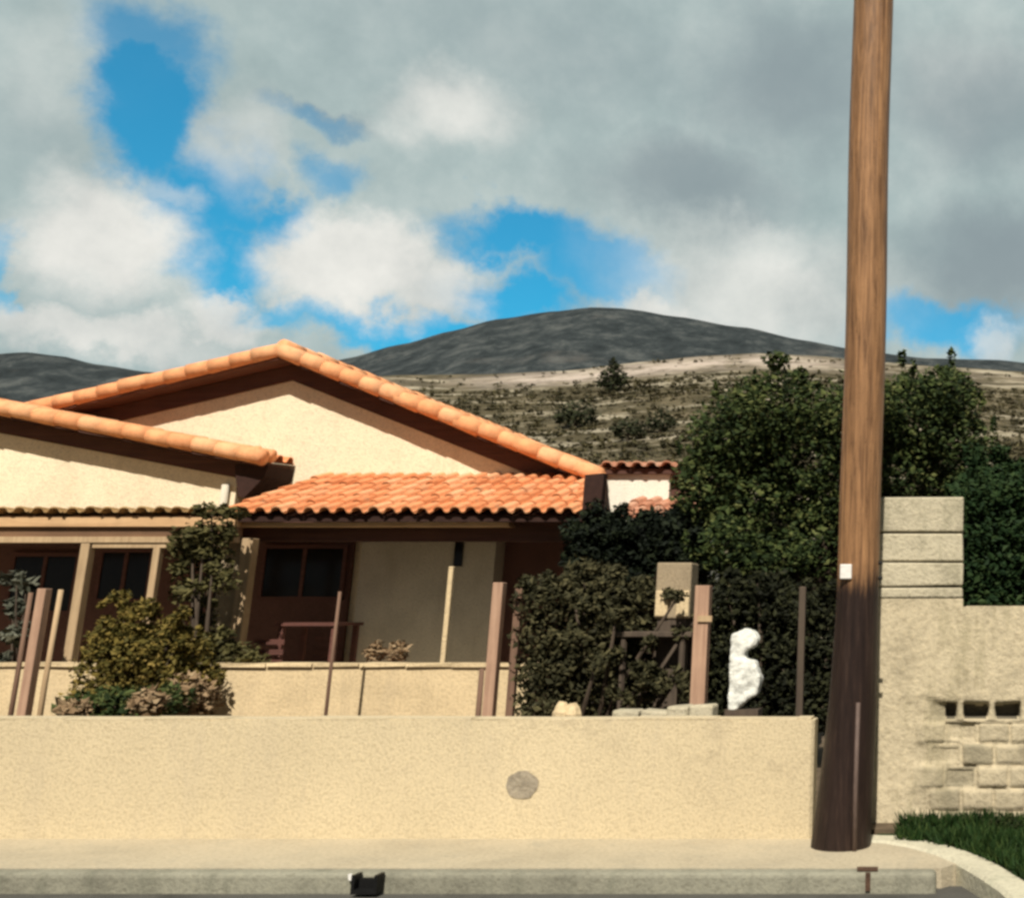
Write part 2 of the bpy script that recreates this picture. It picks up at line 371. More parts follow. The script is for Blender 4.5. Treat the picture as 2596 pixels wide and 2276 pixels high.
for k in range(16):
    q = Vector((xl_w + rng.uniform(.62, 1.3), 8.62 + rng.uniform(-.12, .1), .06)); rr = rng.uniform(.05, .09)
    wd.leaves([(q, (rr * 1.5, rr, rr * 1.2), 60)], .03, .5, .8)
tag(wd.build('weeds', M['weed']), kind='stuff', label='dark weeds along the foot of the block wall', cat='weeds')
soil = MB().box(-60, 30, YW + .25, 40, -.3, .02); struct(soil.build('garden_ground', M['soil']))

# small things on the ground
t = Thing('drain_spout', G(371, 887), 'small black drain spout with two raised ears at the kerb', 'drain')
c = G(371, 890, -.1); d = MB()
yb = YK - .012
cx = P(371, 885, yb).x; s_ = .08
d.box(cx - s_, cx + s_, yb - .09, yb, -.1, -.075); d.box(cx - s_, cx - s_ + .02, yb - .09, yb, -.075, .01); d.box(cx + s_ - .02, cx + s_, yb - .09, yb, -.075, .01)
d.box(cx - s_ + .02, cx + s_ - .02, yb - .03, yb - .004, -.075, -.02)
t.part(d, 'spout', M['iron']); t.part(MB().box(cx - s_ - .06, cx - s_ - .042, yb - .015, yb, -.035, .0, .003), 'bracket', M['white'], label='small white bracket')
t = Thing('valve_cover', G(868, 874), 'dark T shaped iron drain cover at the kerb before the pole', 'cover')
t.part(MB().slab([(p.x, p.y) for p in (G(857, 871.5), G(878, 871.5), G(878, 868), G(857, 868))], .0075, .014), 'lid', M['rust'])
qa, qb = P(865.5, 880, YK).x, P(870.5, 880, YK).x
t.part(MB().box(qa, qb, YK - .016, YK - .004, -.1, .006), 'slot', M['rust'])

# ------------------------------------------------------------------ front boundary wall
xe = P(813, 780, YW).x; zt = P(500, 719.5, YW).z
poly = [(-42, YW), (xe - .02, YW), (xe, YW + .02), (xe, YW + .2), (-42, YW + .2)]
t = Thing('boundary_wall', (-6, YW + .1, 0), 'long low cream rendered wall running along the pavement', 'wall')
t.part(MB().slab(poly, -.2, zt), 'wall', M['wall'])
cap = MB(); x = -30.0
while x < xe - .1:
    x1 = min(x + .6, xe - .03); a = rng.uniform(-.004, .004)
    cap.box(x, x1 + .002, YW + .004, YW + .196, zt + .001, zt + .012 + a, .002); x += .6
t.part(cap, 'coping', M['wall'])
pc = P(522, 784, YW - .004); pt = MB(); ring = []
for k in range(40):
    a = 2 * math.pi * k / 40; rr = .112 * (1 + .16 * noise.noise(Vector((math.cos(a) * 2, math.sin(a) * 2, 3))))
    ring.append((pc.x + rr * math.cos(a) * 1.04, pc.z + rr * math.sin(a) * .86))
pt.prism(ring, YW - .005, YW + .01); t.part(pt, 'cement_patch', M['patch'], label='round grey cement patch')

# ------------------------------------------------------------------ utility pole
pb = P(852.5, 842, YP); px_, r0 = pb.x, .15
t = Thing('utility_pole', (px_, YP, 0), 'tall brown wooden utility pole, dark at its foot, at the end of the cream wall', 'pole')
zs = P(850, 581, YP).z
def polemb(z0, z1, ra, rb, seg):
    m = MB(); pts = []; rad = []
    for i in range(seg + 1):
        k = i / seg; z = z0 + (z1 - z0) * k
        fl = max(0, 1 - max(z, 0) / 2.0) ** 1.6
        pts.append((px_ + .006 * math.sin(z * 2.1) + .006 * z - .085 * fl, YP, z)); rad.append(ra + (rb - ra) * k + .062 * fl)
    m.tube(pts, rad, 28); return m
up = t.part(polemb(-.2, 9.2, r0 - .002, .168, 60), 'shaft', M['pole_up'], smooth=True)
q = P(846, 571, YP - .15)
bevel(t.part(MB().box(q.x - .042, q.x + .042, YP - .168, YP - .128, q.z - .052, q.z + .052), 'number_plate', M['white'], label='small blank white plate'), .006)
t.part(MB().tube([(px_ + .03, YP - .185, -.05), (px_ + .03, YP - .178, .4), (px_ + .035, YP - .158, P(855, 700, YP).z)], .017, 8), 'cable_conduit', M['conduit'], smooth=True)
for py in (563, 578):
    z = P(872, py, YP).z
    t.part(MB().tube([(px_ + .1, YP - .02, z), (px_ + .185, YP - .03, z + .004)], .013, 8), 'bolt', M['iron'])

# ------------------------------------------------------------------ block pillar and wall on the right
YB = 8.93
xl, xr, xm = P(868, 600, YB).x, P(963, 560, YB).x, 6.0
ztp = P(915, 496, YB).z; zwt = P(1000, 606, YB).z; zr = P(900, 594, YB).z; zx = P(980, 699, YB).z
t = Thing('block_wall', (.6, YB + .1, 0), 'weathered grey block wall with a tall pillar beside the pole', 'wall')
core = MB().box(xl + .035, xr - .012, YB + .22, YB + .33, -.2, ztp - .03); core.box(xr - .01, xm - .1, YB + .22, YB + .29, -.2, zwt - .06)
t.part(core, 'core', M['mortar'])
pil = MB(); zs_ = [ztp, P(915, 532, YB).z, P(915, 562, YB).z, P(915, 586, YB).z, zr - .03]
for i in range(4):
    a, b = zs_[i + 1] + .006, zs_[i] - .006
    w = .0 if i % 2 else .17
    if True: pil.box(xl, xr, YB + rng.uniform(-.006, .006), YB + .36, a, b, .008)
    else:
        xmid = xl + (xr - xl) * .42
        pil.box(xl, xmid - .006, YB + rng.uniform(-.006, .006), YB + .36, a, b, .008); pil.box(xmid + .006, xr, YB, YB + .36, a, b, .008)
bevel(t.part(pil, 'pillar', M['block']), .014)
def sst(a, b, x):
    k = max(0, min(1, (x - a) / (b - a))); return k * k * (3 - 2 * k)
def relief(x, z):                   # how far the face stands back: smeared render above, worn block courses and open cells below
    n1 = noise.fractal(Vector((x * 2.2, z * 2.2, 5.1)), 1, 2, 5); n2 = noise.noise(Vector((x * 5, z * 5, 9)))
    d = .010 * n1
    zone = sst(xl + .2, xl + .75, x + .12 * n1) * sst(zx + .03, zx - .06, z + .05 * n2)
    row = math.floor((zx - z) / .165); fz_ = (zx - z) / .165 - row
    xx = x / .25 + (.5 if row % 2 else 0) + .12 * noise.noise(Vector((row * 3.7, 1, 2))); cell = math.floor(xx); fx = xx - cell
    ed_ = min(fx, 1 - fx) * .25; ez = min(fz_, 1 - fz_) * .165; e = min(ed_, ez) + .008 * n2
    h = noise.noise(Vector((cell * 1.7, row * 2.3, .5)))
    blockd = .016 + .016 * h + .022 * (1 - sst(.004, .022, e))
    if row == 0 and x > xr - .14:
        e2 = min(min(fx, 1 - fx) * .25 - .028, ez - .02) + .012 * n2
        blockd = .012 + .135 * sst(-.004, .014, e2)
    elif h > .22: blockd += .03 * sst(.012, .03, e)
    relief.bare = zone * sst(.002, .02, e) * max(0, min(1, .45 + 1.6 * noise.noise(Vector((cell * 2.9, row * 4.1, 7.5))))) * (.75 + .5 * n2)
    return d + zone * blockd
ren_v, ren_f, bare_ = [], [], []
def face(x0, x1, z0, z1, nx, nzv):
    o_ = len(ren_v)
    for i in range(nx + 1):
        for j in range(nzv + 1):
            x = x0 + (x1 - x0) * i / nx; z = z0 + (z1 - z0) * j / nzv; ren_v.append((x, YB + relief(x, z), z)); bare_.append(max(0, min(1, relief.bare)))
    for i in range(nx):
        for j in range(nzv):
            a = o_ + i * (nzv + 1) + j; ren_f.append((a, a + nzv + 1, a + nzv + 2, a + 1))
face(xl, xr, -.2, zr - .03, 70, 130); face(xr + .0005, xr + 1.8, -.2, zwt, 170, 120)
rc = t.part(MB().add(ren_v, ren_f), 'render_coat', M['block_render'], smooth=True)
ba_ = rc.data.attributes.new('bare', 'FLOAT', 'POINT'); ba_.data.foreach_set('value', bare_)
rc.data.materials.append(M['shaded_cell'])          # shade inside the open cells is put into this darker concrete colour
for pl in rc.data.polygons:
    if sum(rc.data.vertices[k].co.y + t.loc.y for k in pl.vertices) / 4 > YB + .075: pl.material_index = 1
cap_ = MB().box(xr + .02, xr + 1.8, YB + .02, YB + .3, zwt - .05, zwt + .004, .006); cap_.box(xl + .003, xl + .03, YB + .014, YB + .3, -.2, zr - .031)
cap_.box(xr + 1.8, xm, YB, YB + .3, -.2, zwt)
t.part(cap_, 'wall_top', M['block_render'])
# ------------------------------------------------------------------ house
YG, YV, YLV, YL, YE = 15.2, 14.8, 14.42, 14.8, 13.2
house = Thing('bungalow', (-8, 16, 0), 'cream bungalow with orange tiled gables and a deep shaded porch', 'house')
hp = house.part
apx = P(279, 349, YV); Rr = P(596, 474, YV); Ll = P(-60, 424, YV)
Lsl = (apx - P(55, 401, YV)); sl = Lsl.z / Lsl.x
Ll = Vector((apx.x - 5.0, YV, apx.z - 5.0 * sl))
YBK = 24.0
# main gable wall (5-corner prism), kept just under the roof planes
dz = .16
main = MB(); base0 = P(-30, 600, YG).x
main.prism([(Ll.x + .3, 0), (Rr.x - .15, 0), (Rr.x - .15, Rr.z - dz + .06), (apx.x, apx.z - dz), (Ll.x + .3, Ll.z - dz)], YG, YBK - .3)
wall = hp(main, 'wall', M['cream'])
# roof slopes: timber deck + tiles
deck = MB()
deck.prism([(Ll.x, Ll.z - .13), (apx.x, apx.z - .13), (Rr.x, Rr.z - .13), (Rr.x, Rr.z - .07), (apx.x, apx.z - .07), (Ll.x, Ll.z - .07)], YV + .03, YBK)
hp(deck, 'soffit', M['soffit'])
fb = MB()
def shadow_strip(A, B, y, h, e0=0.0):  # dark strip on the wall standing in for the shadow under the verge
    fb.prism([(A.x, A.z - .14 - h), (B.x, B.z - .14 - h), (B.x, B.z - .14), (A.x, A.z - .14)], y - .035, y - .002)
shadow_strip(Rr, apx, YG, .22); shadow_strip(Ll, apx, YG, .22)
hp(fb, 'verge_shadow', M['soffit'])
roof = MB()
for A, sg in ((Rr, 1), (Ll, -1)):
    slope = Vector((apx.x - A.x, 0, apx.z - A.z)); Lg = slope.length
    if sg > 0: roof.tile_sheet((A.x, YBK, A.z), (0, -1, 0), slope, YBK - YV - .12, Lg)
    else: roof.tile_sheet((A.x, YV + .12, A.z), (0, 1, 0), slope, YBK - YV - .12, Lg)
rf = hp(roof, 'roof', M['tile'])
vg = MB(); o = Vector((0, .06, -.005))
vg.barrel_row(Rr + o, apx + o, .108); vg.barrel_row(Ll + o, apx + o, .108)
o2 = Vector((0, .24, .03)); vg.barrel_row(Rr + o2, apx + o2, .09); vg.barrel_row(Ll + o2, apx + o2, .09)
hp(vg, 'verge_tiles', M['tile_edge'], rf, True)
rg = MB(); rg.barrel_row(apx + Vector((.02, .12, .06)), (apx.x + .02, YBK, apx.z + .06), .1, .42)
hp(rg, 'ridge_tiles', M['tile_edge'], rf, True)
# left front gable: verge from beyond the frame down to its right corner
C1 = P(257, 455, YLV); C0 = P(55, 417, YLV); s2 = (C1.z - C0.z) / (C1.x - C0.x)
A2 = Vector((C1.x - 6.2, YLV, C1.z - 6.2 * s2)); C2 = Vector((A2.x - 5, YLV, A2.z + 5 * s2))
lw = MB(); xrw = P(236, 490, YL).x
zlw = P(80, 515, YE).z - .02
lw.prism([(C2.x + .4, zlw), (xrw, zlw), (xrw, C1.z + (xrw - C1.x) * s2 - .15), (A2.x, A2.z - .15), (C2.x + .4, C2.z - .15 - .4 * s2)], YL, YL + 3)
hp(lw, 'gable_wall', M['cream'])
dk = MB(); dk.prism([(C2.x, C2.z - .13), (A2.x, A2.z - .13), (C1.x, C1.z - .13), (C1.x, C1.z - .07), (A2.x, A2.z - .07), (C2.x, C2.z - .07)], YLV + .03, YG - .02)
hp(dk, 'gable_soffit', M['soffit'])
fb = MB(); shadow_strip(C1 + Vector((-.25, 0, .25 * -s2)), A2, YL, .20); shadow_strip(C2, A2, YL, .20); hp(fb, 'verge_shadow', M['soffit'])
r2 = MB()
for A, sg in ((C1, 1), (C2, -1)):
    slope = Vector((A2.x - A.x, 0, A2.z - A.z)); Yb = YG - .02 if sg > 0 else YG - .02
    if sg > 0: r2.tile_sheet((A.x, Yb, A.z), (0, -1, 0), slope, Yb - YLV - .1, slope.length)
    else: r2.tile_sheet((A.x, YLV + .1, A.z), (0, 1, 0), slope, Yb - YLV - .1, slope.length)
rf2 = hp(r2, 'gable_roof', M['tile'])
v2 = MB(); v2.barrel_row(C1 + o, A2 + o, .108); v2.barrel_row(C2 + o, A2 + o, .108)
v2.barrel_row(C1 + o2, A2 + o2, .09)
hp(v2, 'verge_tiles', M['tile_edge'], rf2, True)
# eave return of the left gable: dark boxed soffit running back to the main gable wall
er = MB(); er.prism([(C1.x - .30, C1.z - .52), (C1.x - .22, C1.z - .54), (C1.x + .02, C1.z - .26), (C1.x + .05, C1.z - .10), (C1.x - .2, C1.z - .085), (C1.x - .40, C1.z - .10)], YL - .2, YG + .03)
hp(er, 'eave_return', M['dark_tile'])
hp(MB().tube([C1 + Vector((-.02, .03, -.04)), C1 + Vector((-.02, .03, .13))], [.05, .042], 10), 'ridge_end', M['tile_edge'], smooth=True)
xq = P(228, 490, YL).x
hp(MB().tube([(xq, YL - .06, C1.z - .35), (xq, YL - .06, 2.3)], .045, 10), 'downpipe', M['beige_wall'], smooth=True)
# porch roof
E0, E1 = P(222, 510, YE), P(592, 505, YE); E1.z = E0.z
T0 = P(300, 474, YG); zt2 = T0.z
vdir = Vector((0, YG + .02 - YE, zt2 - E0.z)); pr = MB()
xr2 = P(594, 505, YE).x; xtop = P(599, 474, YG).x
pr.tile_sheet((E0.x, YE, E0.z), UX, vdir, xr2 - E0.x, vdir.length, .19, .33, .034, skew=xr2 - xtop)
prf = hp(pr, 'porch_roof', M['tile'])
pd = MB(); a, b = Vector((E0.x, YE + .1, E0.z - .09)), Vector((E0.x, YG - .003, zt2 - .09))
pd.hexa([(E0.x, a.y, a.z), (xr2 - .06, a.y, a.z), (xtop - .06, b.y, b.z), (E0.x, b.y, b.z), (E0.x, a.y, a.z + .04), (xr2 - .06, a.y, a.z + .04), (xtop - .06, b.y, b.z + .04), (E0.x, b.y, b.z + .04)])
hp(pd, 'porch_ceiling', M['soffit'])
# right end of the porch roof: hip tiles in shade
he = MB(); xh = xr2 + .05
he.barrel_row((xh - .04, YE + .02, E0.z + .03), (xtop + .02, YG, zt2 + .05), .085, .34)
hp(he, 'end_tiles', M['tile_edge'], prf, True)
hb = MB(); hb.add([(xr2 - .02, YE + .06, E0.z - .05), (xr2 + .1, YE + .06, E0.z - .05), (xtop + .1, YG, E0.z - .2), (xtop - .02, YG, E0.z - .2), (xr2 - .02, YE + .06, E0.z + .0), (xr2 + .1, YE + .06, E0.z + .0), (xtop + .1, YG, zt2 - .02), (xtop - .02, YG, zt2 - .02)],
       [(3, 2, 1, 0), (4, 5, 6, 7), (0, 1, 5, 4), (1, 2, 6, 5), (2, 3, 7, 6), (3, 0, 4, 7)])
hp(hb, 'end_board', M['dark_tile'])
dp = P(594, 490, YE - .02)
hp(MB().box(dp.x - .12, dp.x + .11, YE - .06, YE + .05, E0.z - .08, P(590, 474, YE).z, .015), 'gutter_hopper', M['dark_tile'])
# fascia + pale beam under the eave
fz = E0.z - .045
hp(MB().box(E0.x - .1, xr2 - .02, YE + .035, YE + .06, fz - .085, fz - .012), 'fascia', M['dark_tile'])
hp(MB().box(E0.x - .1, P(505, 520, YE).x, YE + .11, YE + .3, fz - .135, fz - .086), 'porch_beam', M['beam'])
hp(MB().box(E0.x - .1, xr2 - .02, YE + .34, YE + .46, fz - .30, fz - .10), 'lintel', M['soffit'])
# left porch: stacked beams with a low tiled edge
XL = P(-420, 520, YE).x; X2 = P(236, 520, YE).x
zA = P(80, 511, YE).z; zB = P(80, 516, YE).z; zC = P(80, 526, YE).z; zD = P(80, 536, YE).z; zE = P(80, 541, YE).z
le = MB(); le.tile_sheet((XL, YE - .03, zA), UX, (0, 1, .03), X2 - XL - .15, 1.4, .205, .36, .028)
hp(le, 'porch_edge_tiles', M['edge_old'])
hp(MB().box(XL, X2 - .15, YE + .02, YG - .07, zA - .07, zA - .045), 'porch_slab', M['beam_brown'])
hp(MB().box(XL, X2, YE - .02, YE + .12, zC, zA - .071), 'top_beam', M['beam'])
hp(MB().box(XL, X2, YE + .03, YE + .15, zD, zC - .001), 'middle_beam', M['beam_brown'])
hp(MB().box(XL, X2, YE + .0, YE + .12, zE - .01, zD - .001), 'lower_beam', M['post_pale'])
hp(MB().box(P(91, 545, YE).x, P(165, 545, YE).x, YE + .02, YE + .1, P(120, 547, YE).z, zE - .011), 'head_rail', M['post_pale'])
# inner walls of the porch, windows, door
zc = E0.z - .1
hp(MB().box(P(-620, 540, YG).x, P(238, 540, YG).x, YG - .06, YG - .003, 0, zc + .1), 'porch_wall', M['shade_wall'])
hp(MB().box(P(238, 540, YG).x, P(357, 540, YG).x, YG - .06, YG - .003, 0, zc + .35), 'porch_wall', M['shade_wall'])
bx0, bx1 = P(357, 590, YG - .4).x, P(492, 590, YG - .4).x
hp(MB().box(bx0, bx1, YG - .4, YG - .003, 0, zc + .25), 'porch_bay', M['beige_wall'], label='beige wall panel in the porch')
hp(MB().box(P(452, 590, YG - .4).x, P(460, 590, YG - .4).x, YG - .44, YG - .402, P(455, 566, YG - .4).z, zc + .2), 'bay_slot', M['glass'])
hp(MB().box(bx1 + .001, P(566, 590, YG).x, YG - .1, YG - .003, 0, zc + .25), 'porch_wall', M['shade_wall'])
for (a, b, c, d_) in ((98, 152, 552, 598), (262, 345, 548, 596), (8, 78, 556, 610)):
    p, q = P(a, d_, YG - .07), P(b, c, YG - .07)
    w = hp(MB().box(p.x, q.x, YG - .085, YG - .061, p.z, q.z), 'window', M['glass'])
    fr = MB(); e = .05
    fr.box(p.x - e, p.x - .001, YG - .1, YG - .061, p.z - e, q.z + e); fr.box(q.x + .001, q.x + e, YG - .1, YG - .061, p.z - e, q.z + e)
    fr.box(p.x, q.x, YG - .1, YG - .061, p.z - e, p.z - .001); fr.box(p.x, q.x, YG - .1, YG - .061, q.z + .001, q.z + e)
    m_ = (p.x + q.x) / 2; fr.box(m_ - .025, m_ + .025, YG - .098, YG - .086, p.z, q.z)
    hp(fr, 'frame', M['dark_wood'], w)
hp(MB().box(P(-480, 600, YG).x, P(560, 600, YG).x, YE - .35, YG - .45, .0, .32), 'porch_floor', M['pave'])
# porch posts
def hpost(px, py0, py1, Y, w, m, lab=None, lean=0):
    a, b = P(px, py0, Y), P(px, py1, Y); 
    pb_ = MB().box(a.x - w / 2, a.x + w / 2, Y - w / 2, Y + w / 2, 0, a.z)
    bevel(hp(pb_, 'post', m, label=lab), .008)
hpost(89, 541, 685, YE + .06, .105, M['post_pale']); hpost(159, 547, 640, YE + .06, .08, M['post_pale'])
hpost(251, 538, 640, YE + .1, .13, M['post_pale']); hpost(240, 540, 640, YE + .3, .26, M['pier'], 'broad beige pier')
wp = P(450, 566, YE - .2)
hpost(452, 566, 660, YE - .2, .055, M['terrace'], 'slim pale post')
# ------------------------------------------------------------------ outbuilding at the right
YO = 15.0
t = Thing('outbuilding', (P(640, 500, YO).x, YO, 0), 'small cream outbuilding with old tiles between the bungalow and the tree', 'building')
xa, xb = P(602, 490, YO).x, P(669, 490, YO).x; za = P(640, 474, YO).z
t.part(MB().box(xa, xb, YO, YO + 3.5, 0, za), 'wall', M['white_wall'])
xc = P(692, 470, YO).x
t.part(MB().box(xa - .02, xc, YO - .07, YO + 3.6, za + .001, za + .07), 'eave_board', M['soffit'])
tr = MB().tile_sheet((xa - .02, YO - .11, za + .11), UX, (0, 1, .10), xc - xa + .02, 3.6, .21, .36, .03)
t.part(tr, 'roof', M['old_tile'])
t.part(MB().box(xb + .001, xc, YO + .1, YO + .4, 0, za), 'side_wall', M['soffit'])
l0, l1 = P(603, 518, YO - 1.3), P(705, 518, YO - 1.3); l2 = P(640, 499, YO)
lt = MB().tile_sheet((l0.x, YO - 1.3, l0.z), UX, (0, 1.29, l2.z - l0.z), l1.x - l0.x, math.hypot(1.29, l2.z - l0.z), .21, .36, .04)
t.part(lt, 'lean_to_roof', M['old_tile'])
t.part(MB().box(l0.x, l1.x, YO - 1.1, YO - 1.0, 0, l0.z - .06), 'lean_to_wall', M['soffit'])

# ------------------------------------------------------------------ terrace wall, garden walls
YT = 12.0
t = Thing('terrace_wall', (P(300, 700, YT).x, YT, 0), 'pale rough garden wall behind the long cream wall, below the porch', 'wall')
xa, xb = P(-480, 690, YT).x, P(527, 690, YT).x; zt = P(330, 666, YT).z
o_ = t.part(MB().box(xa, xb, YT, YT + .22, 0, zt), 'wall', M['terrace'])
cp_ = MB(); x = xa
while x < xb:
    cp_.box(x, min(x + .48, xb + .02), YT - .03, YT + .25, zt + .001, zt + .035 + rng.uniform(-.006, .006), .006); x += .49
t.part(cp_, 'coping', M['terrace'])
t = Thing('garden_kerb', (P(680, 712, 9.6).x, 9.6, 0), 'short pale stone kerb just above the wall, left of the white ornament', 'low wall')
a, b = P(612, 712, 9.6), P(716, 712, 9.6)
k = MB(); x = a.x
while x < b.x - .05:
    w = rng.uniform(.14, .24); k.box(x, min(x + w - .008, b.x), 9.6 + rng.uniform(-.02, .02), 9.8, 0, P(680, 704 if x > a.x + .35 else 709, 9.6).z + rng.uniform(-.02, .02), .012); x += w
rough_up(bevel(t.part(k, 'stones', M['block']), .02), 1, .01, .1)
st = MB()
for kx, kh in ((0, .12), (.09, .06)): st.tube([(P(562, 712, 9.4).x + kx, 9.4, .0), (P(562, 712, 9.4).x + kx, 9.4, P(562, 712, 9.4).z - .02 + kh * .2), (P(562, 712, 9.4).x + kx * .9, 9.4, P(562, 705, 9.4).z + kh * .3)], [.09, .075, .03], 7)
tag(rough_up(st.build('garden_stone', M['terrace'], origin=(P(562, 712, 9.4).x, 9.4, 0)), 2, .03, .08), 'pale pointed garden stone at the foot of the dark olive hedge', 'stone')

# ------------------------------------------------------------------ free posts and stakes
def stake(name, pxt, pyt, Y, w, m, label, cat, round_=False, group=None, cap=None, lean=0):
    a = P(pxt, pyt, Y); t = Thing(name, (a.x + lean, Y, 0), label, cat, group)
    mb = MB()
    if round_: mb.tube([(a.x + lean, Y, -.05), (a.x + lean * .5 + rng.uniform(-.008, .008), Y, a.z * .5), (a.x, Y, a.z)], [w / 2, w / 2 * .95, w / 2 * .85], 10)
    else: mb.hexa([(a.x + lean - w / 2, Y - w / 2, -.05), (a.x + lean + w / 2, Y - w / 2, -.05), (a.x + lean + w / 2, Y + w / 2, -.05), (a.x + lean - w / 2, Y + w / 2, -.05),
                   (a.x - w / 2, Y - w / 2, a.z), (a.x + w / 2, Y - w / 2, a.z), (a.x + w / 2, Y + w / 2, a.z), (a.x - w / 2, Y + w / 2, a.z)])
    o = t.part(mb, 'shaft', m, smooth=round_)
    if not round_: bevel(o, .006)
    if cap: t.part(MB().box(a.x + lean * cap[1] - w * .2, a.x + lean * cap[1] + w * .8, Y - w * .65, Y - w / 2 - .001, P(pxt, cap[0], Y).z, P(pxt, cap[0] - 6, Y).z), 'bracket', M['post_pale'])
    return t
stake('garden_post', 31, 592, 11.2, .045, M['post_brown'], 'thin brown post, the leftmost of the three posts before the left porch', 'post', True)
stake('garden_post', 45, 588, 11.0, .085, M['post_pink'], 'thick pinkish post in the middle of the three before the left porch', 'post')
stake('garden_post', 61, 589, 11.1, .05, M['post_pale'], 'slender pale post between the thick pinkish post and the golden bush', 'post', True)
stake('iron_stake', 340, 591, 11.3, .035, M['post_brown'], 'thin rusty stake before the pale terrace wall, left of the beige porch panel', 'stake', True)
stake('gate_post', 500, 582, 10.9, .1, M['post_pink'], 'thick pinkish brown post at the right end of the terrace wall', 'post')
stake('gate_post', 520, 588, 11.0, .07, M['post_brown'], 'thin brown post just behind the thick pinkish one at the wall end', 'post')
stake('garden_stake', 482, 668, 11.5, .06, M['post_brown'], 'short brown stake against the terrace wall near its right end', 'stake', True)
stake('fence_post', 704, 585, 10.2, .13, M['post_pink'], 'square pinkish post with a pale bracket, left of the white ornament', 'post', False, None, (621, 0))
stake('fence_post', 803, 586, 9.4, .055, M['post_dark'], 'slim dark grey post between the white ornament and the utility pole', 'post')

# ------------------------------------------------------------------ pale cabinet, table, white ornament
YC = 11.0
a, b = P(654, 618, YC), P(692, 562, YC); 
t = Thing('garden_cabinet', ((a.x + b.x) / 2, YC, 0), 'mottled beige garden cabinet with two bright lower panels under the tree', 'cabinet')
bevel(t.part(MB().box(a.x, b.x, YC, YC + .3, a.z, b.z), 'body', M['pier']), .015)
w = (b.x - a.x)
for k0, k1 in ((.02, .38), (.62, .98)):
    bevel(t.part(MB().box(a.x + w * k0, a.x + w * k1, YC - .022, YC - .002, a.z + .02, P(670, 590, YC).z), 'lower_panel', M['terrace'], label='bright lower panel'), .01)
t.part(MB().box(a.x + .03, b.x - .03, YC + .02, YC + .28, 0, a.z - .002), 'plinth', M['post_dark'])
YA = 10.75
a, b = P(612, 636, YA), P(692, 631, YA)
t = Thing('garden_table', ((a.x + b.x) / 2, YA, 0), 'dark wooden trestle table before the olive hedge', 'table')
bevel(t.part(MB().box(a.x, b.x, YA, YA + .5, b.z - .05, b.z), 'top', M['post_dark']), .008)
for xx in (a.x + .1, b.x - .1):
    for yy in (YA + .05, YA + .42):
        t.part(MB().tube([(xx, yy, 0), (xx, yy, b.z - .051)], .03, 6), 'leg', M['post_dark'])
t.part(MB().tube([(a.x + .15, YA + .04, .55), (b.x - .12, YA + .04, b.z - .08)], .022, 6), 'brace', M['post_dark'])
t.part(MB().box(a.x + .05, b.x - .05, YA + .2, YA + .26, .6, .65), 'rail', M['post_dark'])

YN = 10.0
prof = [(731, 708, 0), (731, 690, 0), (732, 660, 0), (733, 633, 0), (738, 632, 0)]
t = Thing('garden_ornament', (P(742, 700, YN).x, YN, 0), 'bright white plaster ornament with rounded top standing in the dark gap left of the pole', 'ornament')
bm_ = MB()
def ell(mb, c, r, n=14, m=9):
    o = len(mb.v)
    for i in range(m + 1):
        th = math.pi * i / m
        for k in range(n):
            ph = 2 * math.pi * k / n
            mb.v.append(Vector((c[0] + r[0] * math.sin(th) * math.cos(ph), c[1] + r[1] * math.sin(th) * math.sin(ph), c[2] + r[2] * math.cos(th))))
    for i in range(m):
        for k in range(n): mb.f.append((o + i * n + k, o + (i + 1) * n + k, o + (i + 1) * n + (k + 1) % n, o + i * n + (k + 1) % n))
def ornament_outline():
    pts = [(729, 709), (730, 690), (731, 665), (732, 645), (733, 634), (739, 631), (744, 628), (751, 628), (757, 632), (759, 638), (758, 644), (752, 647), (747, 650), (746, 655), (750, 658), (757, 659), (759, 668), (762, 676), (761, 684), (758, 694), (750, 697), (745, 702), (740, 708), (735, 711)]
    return [(P(x, y, YN).x, P(x, y, YN).z) for x, y in pts]
bm_.prism(ornament_outline(), YN - .09, YN + .09)
ob = t.part(bm_, 'figure', M['ornament'])
rm = ob.modifiers.new('remesh', 'REMESH'); rm.mode = 'VOXEL'; rm.voxel_size = .014
sm = ob.modifiers.new('smooth', 'SMOOTH'); sm.iterations = 8; sm.factor = .6
tx = bpy.data.textures.new('lumps', 'CLOUDS'); tx.noise_scale = .09
dm = ob.modifiers.new('displace', 'DISPLACE'); dm.texture = tx; dm.strength = .03; dm.texture_coords = 'GLOBAL'
zb = P(735, 708, YN).z
t.part(MB().box(P(727, 708, YN).x, P(760, 708, YN).x, YN - .1, YN + .14, 0, zb), 'plinth', M['post_dark'])

